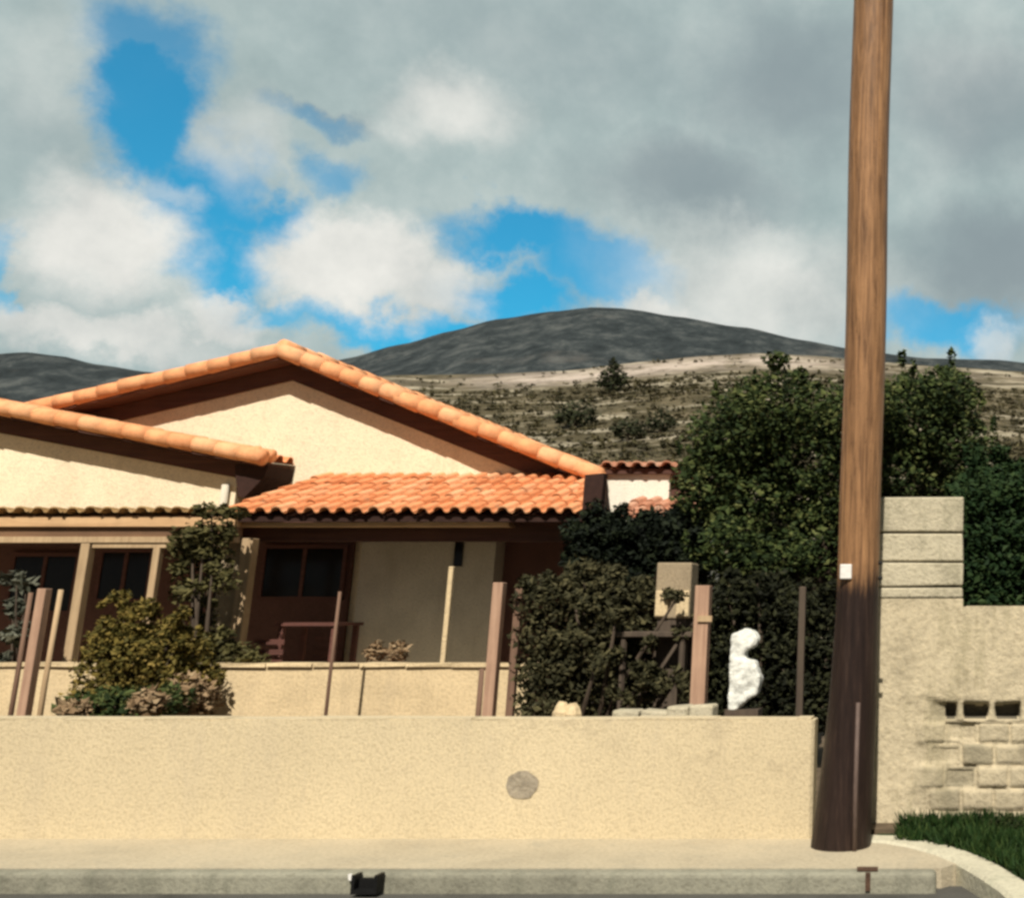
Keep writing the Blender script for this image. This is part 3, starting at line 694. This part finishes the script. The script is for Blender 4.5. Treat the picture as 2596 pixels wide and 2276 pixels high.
# porch furniture
YF = 13.9
a, b = P(275, 622, YF), P(338, 622, YF)
t = Thing('porch_table', ((a.x + b.x) / 2, YF, .32), 'reddish brown table in the shade of the porch left of the thin stake', 'table')
t.part(MB().box(a.x, b.x, YF, YF + .6, a.z - .04, a.z), 'tabletop', M['dark_wood'])
for xx in (a.x + .06, b.x - .06):
    for yy in (YF + .06, YF + .54): t.part(MB().box(xx - .03, xx + .03, yy - .03, yy + .03, .32, a.z - .041), 'leg', M['dark_wood'])
for px, lab in ((262, 'dark wooden chair at the left end of the porch table'), (322, 'dark wooden chair tucked behind the right end of the porch table')):
    c = P(px, 630, YF - .35 if px < 300 else YF + .75); y = c.y
    t = Thing('porch_chair', (c.x, y, .32), lab, 'chair', 'chairs on the porch')
    t.part(MB().box(c.x - .2, c.x + .2, y - .2, y + .2, .74, .78), 'seat', M['dark_wood'])
    bk = MB()
    for zz in (1.0, 1.12, 1.24): bk.box(c.x - .18, c.x + .18, y + .17, y + .19, zz - .03, zz + .03)
    t.part(bk, 'backrest', M['dark_wood'])
    for sx in (-.18, .18):
        t.part(MB().box(c.x + sx - .02, c.x + sx + .02, y - .2, y - .16, .32, .739), 'leg', M['dark_wood'])
        t.part(MB().box(c.x + sx - .02, c.x + sx + .02, y + .165, y + .205, .32, .739), 'leg', M['dark_wood'])

# ------------------------------------------------------------------ plants
def blob(px, py, Y, rx, ry, n, depth=None):        # an ellipsoid of foliage sized in pixels at depth Y
    c = P(px, py, Y); k = (P(px + 10, py, Y).x - c.x) / 10
    return (c, (rx * k, depth or max(rx, ry) * k * .8, ry * k), n)
def stems(base, tops, r, seed=0):
    mb = MB()
    for tp in tops:
        tp = Vector(tp); m1 = base.lerp(tp, .45) + Vector((rng.uniform(-.1, .1), rng.uniform(-.1, .1), .08))
        mb.tube([base, m1, tp], [r, r * .7, r * .25], 7)
    return mb
def plant(name, label, cat, blobs, size, leaf, base=None, r=.04, ntop=6, group=None, aspect=.6, shell=.6, stem_name='stem', fol='foliage'):
    c = blobs[0][0] if base is None else base; base = Vector((c.x, c.y, 0))
    t = Thing(name, base, label, cat, group)
    mb = MB().leaves(blobs, size, aspect, shell); t.part(mb, fol, leaf)
    tops = [b[0] for b in rng.sample(blobs, min(ntop, len(blobs)))]
    t.part(stems(base, tops, r), stem_name, M['bark'], smooth=True); return t
def scatter(px0, px1, py0, py1, Y, n, r, cnt, top=None, yj=.3):
    out = []
    for _ in range(n):
        px = rng.uniform(px0, px1); py = rng.uniform(py0, py1)
        if top and py < top(px): continue
        rr = r * rng.uniform(.6, 1.3)
        out.append(blob(px, py, Y + rng.uniform(-yj, yj), rr, rr * rng.uniform(.7, 1.1), cnt))
    return out
# golden bush left
gb = [blob(132, 662, 11.6, 44, 36, 1900, .5), blob(125, 640, 11.6, 24, 24, 700, .4), blob(168, 655, 11.6, 36, 34, 1300, .45), blob(125, 695, 11.5, 46, 24, 1500, .5), blob(190, 680, 11.6, 24, 24, 700, .4)]
gb += scatter(95, 190, 606, 650, 11.6, 26, 9, 80) + scatter(100, 150, 590, 612, 11.6, 5, 6, 30)
plant('golden_bush', 'bushy yellow green shrub behind the wall between the pale porch posts', 'bush', [(c, r_, int(n * 1.5)) for c, r_, n in gb], .052, M['gold'], P(130, 700, 11.6), .03, 10)
plant('dark_shrub', 'low dark green shrub at the foot of the golden bush', 'bush', [blob(115, 705, 10.6, 48, 20, 700, .35), blob(165, 700, 10.6, 22, 16, 300, .3)], .07, M['tree'], P(120, 710, 10.6), .025, 2)
plant('grey_shrub', 'pale grey leaved shrub right of the dark low shrub', 'bush', [blob(148, 702, 10.2, 14, 15, 200, .2), blob(75, 708, 10.2, 13, 10, 130, .2)], .07, M['dead'], P(148, 712, 10.2), .015, 2)
plant('dry_shrub', 'dry brown shrub before the left end of the bright terrace wall', 'bush', [blob(188, 695, 11.0, 22, 24, 330, .25), blob(172, 708, 11.0, 18, 14, 200, .2), blob(205, 700, 11.2, 12, 16, 100, .2)], .07, M['dead'], P(185, 712, 11), .02, 3)
vb = scatter(168, 228, 515, 640, 12.7, 30, 12, 48) + [blob(195, 545, 12.7, 24, 24, 170, .3), blob(215, 530, 12.7, 22, 16, 150, .3), blob(190, 580, 12.7, 18, 26, 120, .3), blob(212, 510, 12.7, 18, 9, 120, .2), blob(235, 512, 12.8, 12, 7, 70, .2)]
vb += scatter(200, 260, 640, 670, 12.4, 16, 13, 80)
plant('climbing_vine', 'olive climbing vine covering the porch posts right of the golden bush', 'vine', vb, .08, M['vine'], P(205, 700, 12.7), .035, 14)
plant('potted_plant', 'small grey plant on the far left before the porch', 'plant', scatter(0, 28, 570, 690, 12.6, 14, 9, 45), .10, M['grey_leaf'], P(15, 700, 12.6), .02, 8)
for px, lab in ((375, 'low pale leaved plant on the terrace under the beige porch panel'), (397, 'taller pale potted plant right of the low one under the beige panel')):
    t = Thing('potted_plant', P(px, 690, 12.5), lab, 'plant', 'potted plants on the terrace')
    t.o.location.z = .0; t.loc.z = 0
    c = P(px, 668, 12.5)
    t.part(MB().tube([(c.x, 12.5, .0), (c.x, 12.5, .55), (c.x, 12.5, c.z - .02)], [.09, .1, .14], 14), 'pot', M['clay'], smooth=True)
    t.part(MB().leaves([blob(px, 652, 12.5, 11, 9, 110, .14), blob(px + 3, 645, 12.5, 6, 6, 40, .1)], .08, .4, .7), 'foliage', M['dead'])
# olive hedge + dark hedge
oh = [blob(px, py, 11.2, 26, 24, 520, .4) for px in range(540, 660, 24) for py in (600, 635, 668, 700)]
oh += scatter(596, 690, 662, 706, 10.55, 20, 8, 60, yj=.1)
oh += scatter(525, 655, 566, 600, 11.2, 34, 10, 110) + scatter(560, 700, 590, 700, 10.9, 30, 10, 90)
plant('olive_hedge', 'brownish olive hedge behind the trestle table', 'hedge', oh, .06, M['olive'], P(590, 700, 11.2), .04, 12)
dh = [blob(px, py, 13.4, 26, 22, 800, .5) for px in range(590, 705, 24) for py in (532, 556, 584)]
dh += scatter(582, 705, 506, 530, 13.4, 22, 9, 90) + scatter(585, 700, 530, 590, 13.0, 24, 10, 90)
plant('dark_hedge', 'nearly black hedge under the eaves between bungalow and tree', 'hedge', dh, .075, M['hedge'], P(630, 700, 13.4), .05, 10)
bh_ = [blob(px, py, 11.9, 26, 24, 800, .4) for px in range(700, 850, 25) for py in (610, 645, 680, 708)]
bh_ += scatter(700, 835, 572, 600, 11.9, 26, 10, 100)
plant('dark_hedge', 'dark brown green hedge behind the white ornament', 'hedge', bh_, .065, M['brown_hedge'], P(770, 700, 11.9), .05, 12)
ch = [blob(px, py, 11.4, 24, 28, 1100, .5) for px in range(968, 1090, 22) for py in (500, 535, 570, 600)]
ch += scatter(970, 1085, 446, 490, 11.8, 34, 12, 110)
ch += [blob(px, py, 12.4, 22, 20, 260, .5) for px in range(985, 1090, 22) for py in (478, 500)]
plant('green_hedge', 'deep green hedge rising behind the right end of the block wall', 'hedge', ch, .065, M['cypress'], P(1020, 700, 11.4), .06, 14)
# big tree
def tree(name, label, px, Y, blobs, size, leaf, r, group=None, aspect=.6):
    c = P(px, 700, Y); base = Vector((c.x, Y, 0)); t = Thing(name, base, label, 'tree', group)
    cm = sum((b[0] for b in blobs), Vector()) / len(blobs)
    fork = Vector((base.x + .05, Y, max(.8, cm.z * .42)))
    mb = MB().tube([base - Vector((0, 0, .1)), base.lerp(fork, .5) + Vector((.05, 0, 0)), fork], [r * 1.25, r, r * .85], 10)
    for b in rng.sample(blobs[:14], min(9, len(blobs))):
        mid = fork.lerp(b[0], .5) + Vector((0, 0, .15)); mb.tube([fork, mid, b[0]], [r * .6, r * .35, r * .1], 7)
    t.part(mb, 'trunk', M['bark'], smooth=True)
    t.part(MB().leaves(blobs, size, aspect, .55), 'crown', leaf); return t
tb = [blob(px, py, 13.6 + dy, rx, ry, n, 1.0) for (px, py, dy, rx, ry, n) in (
    (780, 412, 0, 58, 42, 1500), (735, 440, 0, 46, 44, 1200), (712, 490, 0, 34, 44, 1000), (760, 500, .3, 56, 52, 1400), (800, 460, .3, 56, 54, 1400), (735, 545, -.3, 30, 36, 800), (820, 545, .3, 46, 40, 900), (775, 560, 0, 44, 26, 700),
    (860, 420, 0, 44, 48, 1000), (910, 420, 0, 48, 46, 1400), (945, 400, .2, 36, 30, 800), (900, 475, .2, 54, 40, 1200), (960, 455, .4, 34, 40, 800), (850, 500, .3, 44, 44, 700))]
rng.seed(21); tb0 = list(tb)
for _ in range(70):
    a = rng.uniform(0, 2 * math.pi); b0 = rng.choice(tb0)
    c = b0[0] + Vector((b0[1][0] * math.cos(a), rng.uniform(-.8, .5), b0[1][2] * math.sin(a))) * rng.uniform(.75, .97)
    rr = rng.uniform(.10, .24); tb.append((c, (rr, rr, rr * .8), 60))
for _ in range(60):
    b0 = rng.choice(tb0); a = rng.uniform(0, 2 * math.pi); c = b0[0] + Vector((b0[1][0] * math.cos(a), rng.uniform(-1, .3), b0[1][2] * math.sin(a))) * rng.uniform(.95, 1.12)
    tb.append((c, (.05, .05, .12), 12))
tb2 = [(c, r_, int(n * 2.6)) for c, r_, n in tb]
tree('garden_tree', 'large bushy dark green tree rising behind the utility pole', 800, 13.6, tb2, .068, M['tree'], .16)

# ------------------------------------------------------------------ hills
def hill(name, prof, Yr, Yf, Yb, mat, amp, nscale, nx=170, ny=46, zf=-.3, power=1.15):
    xs = [(P(px, py, Yr).x, P(px, py, Yr).z) for px, py in prof]
    def top(X):
        if X <= xs[0][0]: return xs[0][1]
        for (a, za), (b, zb) in zip(xs[:-1], xs[1:]):
            if X <= b:
                k = (X - a) / (b - a); k = k * k * (3 - 2 * k) * .5 + k * .5; return za + (zb - za) * k
        return xs[-1][1]
    x0, x1 = xs[0][0], xs[-1][0]; vs, fs, sc = [], [], []
    for j in range(ny + 1):
        v = j / ny; Y = Yf + (Yb - Yf) * v
        for i in range(nx + 1):
            X = x0 + (x1 - x0) * i / nx
            if Y <= Yr: k = ((Y - Yf) / (Yr - Yf)) ** power
            else: k = 1 - .8 * ((Y - Yr) / (Yb - Yr)) ** 1.5
            tz = top(X * Yr / max(Y, 1) if Y > Yr * .3 else X)
            nn = noise.fractal(Vector((X, Y, 0)) * nscale, 1, 2, 5) * amp * min(1, k * 1.5 + .05)
            vs.append((X, Y, zf + (tz - zf) * k + nn * (.06 + .94 * min(1, abs(Y - Yr) / ((Yb - Yf) * .22)))))
            pxx = PX0 + F * X / max(Y, 1) / .98; kx = max(.12, min(1, (pxx - 400) / 120) * min(1, max(.15, (880 - pxx) / 110)))
            sc.append(kx * max(0, 1 - abs((Y - Yr * .955) / (Yr * .05))) if Y < Yr * 1.02 else 0)
    for j in range(ny):
        for i in range(nx):
            a = j * (nx + 1) + i; fs.append((a, a + 1, a + nx + 2, a + nx + 1))
    mb = MB().add(vs, fs); o = mb.build(name, mat, None, True)
    at = o.data.attributes.new('scarp', 'FLOAT', 'POINT'); at.data.foreach_set('value', sc)
    struct(o)
    def height(X, Y):
        fi = (X - x0) / (x1 - x0) * nx; fj = (Y - Yf) / (Yb - Yf) * ny
        i, j = int(max(0, min(nx - 1, fi))), int(max(0, min(ny - 1, fj))); u, v = fi - i, fj - j; q = lambda a, b: vs[b * (nx + 1) + a][2]
        return (q(i, j) * (1 - u) + q(i + 1, j) * u) * (1 - v) + (q(i, j + 1) * (1 - u) + q(i + 1, j + 1) * u) * v
    return o, vs, height
hill('far_hill', [(-900, 470), (-300, 430), (100, 405), (250, 378), (310, 367), (345, 358), (400, 343), (450, 330), (500, 318), (550, 310), (592, 306), (620, 308), (680, 317), (740, 327), (800, 339), (860, 350), (930, 357), (1000, 360), (1060, 364), (1150, 376), (1400, 400), (1900, 430)], 1400, 640, 2600, M['far_hill'], 26, .009, 260, 90)
hill('left_hill', [(-1200, 420), (-500, 385), (-150, 362), (-40, 354), (25, 350), (60, 354), (100, 363), (150, 370), (200, 379), (260, 394), (330, 425), (420, 470)], 1000, 560, 1800, M['far_hill'], 8, .008, 160, 50)
hob, hv, hgrid = hill('hillside', [(-900, 520), (-200, 470), (100, 430), (260, 395), (330, 380), (400, 374), (480, 373), (560, 370), (650, 360), (700, 355), (760, 352), (820, 355), (880, 361), (950, 366), (1030, 371), (1200, 380), (1500, 400), (1900, 430)], 520, 42, 900, M['near_hill'], 3.0, .02, 260, 110, -.25, 1.6)
sb = MB(); cnt = 0
cand = [v for v in hv if 46 < v[1] < 515]
while cnt < 16000:
    v = Vector(rng.choice(cand)); px_s = PX0 + F * v.x / max(v.y, 1)
    if not -100 < px_s < 1250: continue
    if noise.noise(Vector((v.x * .012, v.y * .012, v.z * .08))) < rng.uniform(-.75, .3): continue
    if v.y > 470 and rng.random() < .85: continue
    v += Vector((rng.uniform(-3, 3), rng.uniform(-2, 2), 0)); rr = rng.uniform(.5, 1.5)
    sb.leaves([(v + Vector((0, 0, rr * .3)), (rr * 1.2, rr * 1.2, rr * .7), 11)], rr * .85, .7, .6); cnt += 1
tag(sb.build('hillside_scrub', M['scrub']), kind='stuff', label='dry scrub and low bushes dotted over the hillside', cat='scrub')
for i, (px, py, Y, h, lab) in enumerate(((612, 392, 240, 7.5, 'dark pointed tree alone on the hillside right of the roof ridge'), (575, 428, 110, 3.6, 'round dark tree just above the right verge of the main roof'),
        (660, 432, 120, 3.0, 'low olive tree on the hillside left of the big tree'), (628, 440, 100, 2.6, 'smallest olive tree above the outbuilding roof'))):
    Yh = 45.0
    while Yh < 515 and P(px, py, Yh).z > hgrid(P(px, py, Yh).x, Yh): Yh += 1.0
    c = P(px, py, Yh); c.z = hgrid(c.x, Yh); h *= Yh / Y; c.z += h * .45
    t = Thing('hillside_tree', c - Vector((0, 0, h * .5)), lab, 'tree', 'trees on the hillside')
    w = h * (.4 if i == 0 else .55)
    t.part(MB().leaves([(c, (w, w, h * .4), 260), (c + Vector((w * .5, 0, -h * .1)), (w * .7, w * .6, h * .28), 120), (c + Vector((-w * .6, 0, -h * .12)), (w * .6, w * .6, h * .26), 120)] + ([(c + Vector((0, 0, h * .35)), (w * .4, w * .4, h * .25), 80)] if i == 0 else []), h * .12, .7, .6), 'crown', M['far_tree'])
    t.part(MB().tube([c - Vector((0, 0, h * .62)), c], [h * .05, h * .03], 7), 'trunk', M['bark'])

# ------------------------------------------------------------------ light
SUN_EL, SUN_AZ = R(49), R(3)            # sun behind the camera, a touch to the right
d = Vector((math.sin(SUN_AZ) * math.cos(SUN_EL), -math.cos(SUN_AZ) * math.cos(SUN_EL), math.sin(SUN_EL)))
sun = bpy.data.lights.new('sun', 'SUN'); sun.energy = 5.0; sun.angle = R(.6); sun.color = (1, .93, .81)
so = bpy.data.objects.new('sun', sun); COL.objects.link(so)
so.rotation_euler = d.to_track_quat('Z', 'Y').to_euler(); so.location = d * 60

w = bpy.data.worlds.new('World'); S.world = w; w.use_nodes = True
nt = w.node_tree; bg = nt.nodes['Background']
tc = N(nt, 'ShaderNodeTexCoord').outputs['Generated']
sky = N(nt, 'ShaderNodeTexSky', sky_type='NISHITA'); sky.sun_disc = False
sky.sun_elevation = SUN_EL; sky.sun_rotation = math.atan2(d.x, d.y); sky.air_density = 1.0; sky.ozone_density = 2.0
def math_(op, a, b=None, c=None, clamp=False):
    n = N(nt, 'ShaderNodeMath', operation=op, use_clamp=clamp)
    for i, v in enumerate((a, b, c)):
        if v is None: continue
        if hasattr(v, 'is_linked'): nt.links.new(v, n.inputs[i])
        else: n.inputs[i].default_value = v
    return n.outputs[0]
sep = N(nt, 'ShaderNodeSeparateXYZ'); nt.links.new(tc, sep.inputs[0])
AZ = math_('ARCTAN2', sep.outputs[0], sep.outputs[1]); EL = math_('ARCSINE', sep.outputs[2])
def warp(scale, amp, detail=6):
    n = N(nt, 'ShaderNodeTexNoise'); n.inputs['Scale'].default_value = scale; n.inputs['Detail'].default_value = detail; n.inputs['Roughness'].default_value = .62
    nt.links.new(tc, n.inputs['Vector'])
    s = N(nt, 'ShaderNodeSeparateColor'); nt.links.new(n.outputs['Color'], s.inputs[0])
    return [math_('MULTIPLY', math_('SUBTRACT', s.outputs[i], .5), amp) for i in (0, 1)]
wa, we = warp(13, .10)
AZw, ELw = math_('ADD', AZ, wa), math_('ADD', EL, we)
def cloud_blob(px, py, rx, ry, soft=.55, s=1.0):
    r = ray(px, py).normalized(); a0, e0 = math.atan2(r.x, r.y), math.asin(r.z)
    r2 = ray(px + rx, py).normalized(); r3 = ray(px, py - ry).normalized()
    ra, re = abs(math.atan2(r2.x, r2.y) - a0), abs(math.asin(r3.z) - e0)
    u = math_('MULTIPLY', math_('SUBTRACT', AZw, a0), 1 / ra); v = math_('MULTIPLY', math_('SUBTRACT', ELw, e0), 1 / re)
    dd = math_('SQRT', math_('ADD', math_('MULTIPLY', u, u), math_('MULTIPLY', v, v)))
    m = N(nt, 'ShaderNodeMapRange', interpolation_type='SMOOTHSTEP')
    nt.links.new(dd, m.inputs[0]); m.inputs[1].default_value = 1 + soft; m.inputs[2].default_value = 1 - soft; m.inputs[3].default_value = 0; m.inputs[4].default_value = s
    return m.outputs[0]
def maxof(l):
    o = l[0]
    for x in l[1:]: o = math_('MAXIMUM', o, x)
    return o
blue = maxof([cloud_blob(*a) for a in ((158, 112, 62, 72, .4), (150, 48, 62, 40, .6, .85), (210, 190, 54, 62, .45), (218, 262, 52, 52, .45), (318, 114, 40, 12, .7, .5), (325, 178, 28, 24, .7, .7), (268, 222, 40, 24, .6),
    (520, 245, 84, 28, .45), (590, 275, 70, 30, .45), (505, 300, 70, 26, .45), (420, 338, 120, 18, .5), (300, 318, 60, 14, .6, .8), (940, 328, 80, 26, .5, .9), (0, 262, 22, 30, .5, .7), (10, 305, 18, 14, .5, .7), (1100, 300, 60, 40), (-120, 150, 60, 90), (-220, 320, 90, 40), (1350, 200, 90, 60))])
white = maxof([cloud_blob(*a) for a in ((105, 238, 82, 62, .5), (180, 192, 24, 16, .8, .45), (350, 270, 92, 52, .35), (430, 290, 50, 38, .5, .9), (90, 335, 110, 22, .5, .9), (210, 320, 50, 24, .5, .9), (455, 115, 55, 34, .8, .8), (40, 60, 60, 50, .8, .25),
    (760, 290, 120, 50, .8, .75), (680, 320, 70, 26, .6, .9), (760, 245, 50, 26, .8, .5), (995, 338, 26, 18, .6, .7), (250, 140, 36, 44, .7, .45), (960, 60, 70, 50, .9, .2))])
dark = maxof([cloud_blob(*a) for a in ((690, 185, 90, 46, .8, .8), (790, 80, 90, 70, .9, .8), (980, 110, 90, 60, .8, .7), (1000, 260, 80, 55, .8, .9), (330, 112, 50, 12, .6, .5), (560, 40, 190, 60, .9, .35), (40, 130, 60, 40, .9, .25))])
det = N(nt, 'ShaderNodeTexNoise'); det.inputs['Scale'].default_value = 14; det.inputs['Detail'].default_value = 8; det.inputs['Roughness'].default_value = .62
nt.links.new(tc, det.inputs['Vector'])
K = 10.0     # background strength 0.1 below, so cloud radiance is written x10
def C(c): return tuple(x * K for x in c)
grey = ramp(nt, det.outputs[0], [(.3, (.30, .38, .38)), (.5, (.36, .44, .435)), (.72, (.45, .52, .505))])
grey = mixc(nt, 1.0, grey, (K, K, K), 'MULTIPLY')
grey = mixc(nt, dark, grey, C((.225, .275, .295)))
skyc = mixc(nt, 1.0, sky.outputs[0], (.12, 1.08, 1.22), 'MULTIPLY')
col = mixc(nt, math_('MULTIPLY', blue, .95), grey, skyc)
wcol = ramp(nt, det.outputs[0], [(.3, (.50, .52, .50)), (.55, (.66, .66, .62)), (.75, (.76, .75, .70))])
wcol = mixc(nt, 1.0, wcol, (K, K, K), 'MULTIPLY')
col = mixc(nt, white, col, wcol)
# unseen sky behind the camera and overhead, dimmed to cut the fill light
back = N(nt, 'ShaderNodeMapRange', interpolation_type='SMOOTHSTEP'); nt.links.new(math_('ABSOLUTE', AZ), back.inputs[0]); back.inputs[1].default_value = 1.15; back.inputs[2].default_value = 1.7
up_ = N(nt, 'ShaderNodeMapRange', interpolation_type='SMOOTHSTEP'); nt.links.new(EL, up_.inputs[0]); up_.inputs[1].default_value = .75; up_.inputs[2].default_value = 1.1
thick = ramp(nt, det.outputs[0], [(.3, (.075, .09, .10)), (.7, (.15, .17, .18))]); thick = mixc(nt, 1.0, thick, (K, K, K), 'MULTIPLY')
col = mixc(nt, math_('MAXIMUM', back.outputs[0], up_.outputs[0]), col, thick)
nt.links.new(col, bg.inputs['Color']); bg.inputs['Strength'].default_value = .1

# ------------------------------------------------------------------ render settings
S.view_settings.view_transform = 'Standard'; S.view_settings.look = 'None'; S.view_settings.exposure = .22; S.view_settings.gamma = 1
S.view_settings.use_curve_mapping = False
S.render.engine = 'CYCLES'
S.cycles.use_denoising = True
S.cycles.max_bounces = 6; S.cycles.diffuse_bounces = 3
S.cycles.filter_width = 3.0
S.cycles.use_adaptive_sampling = True; S.cycles.adaptive_threshold = .02
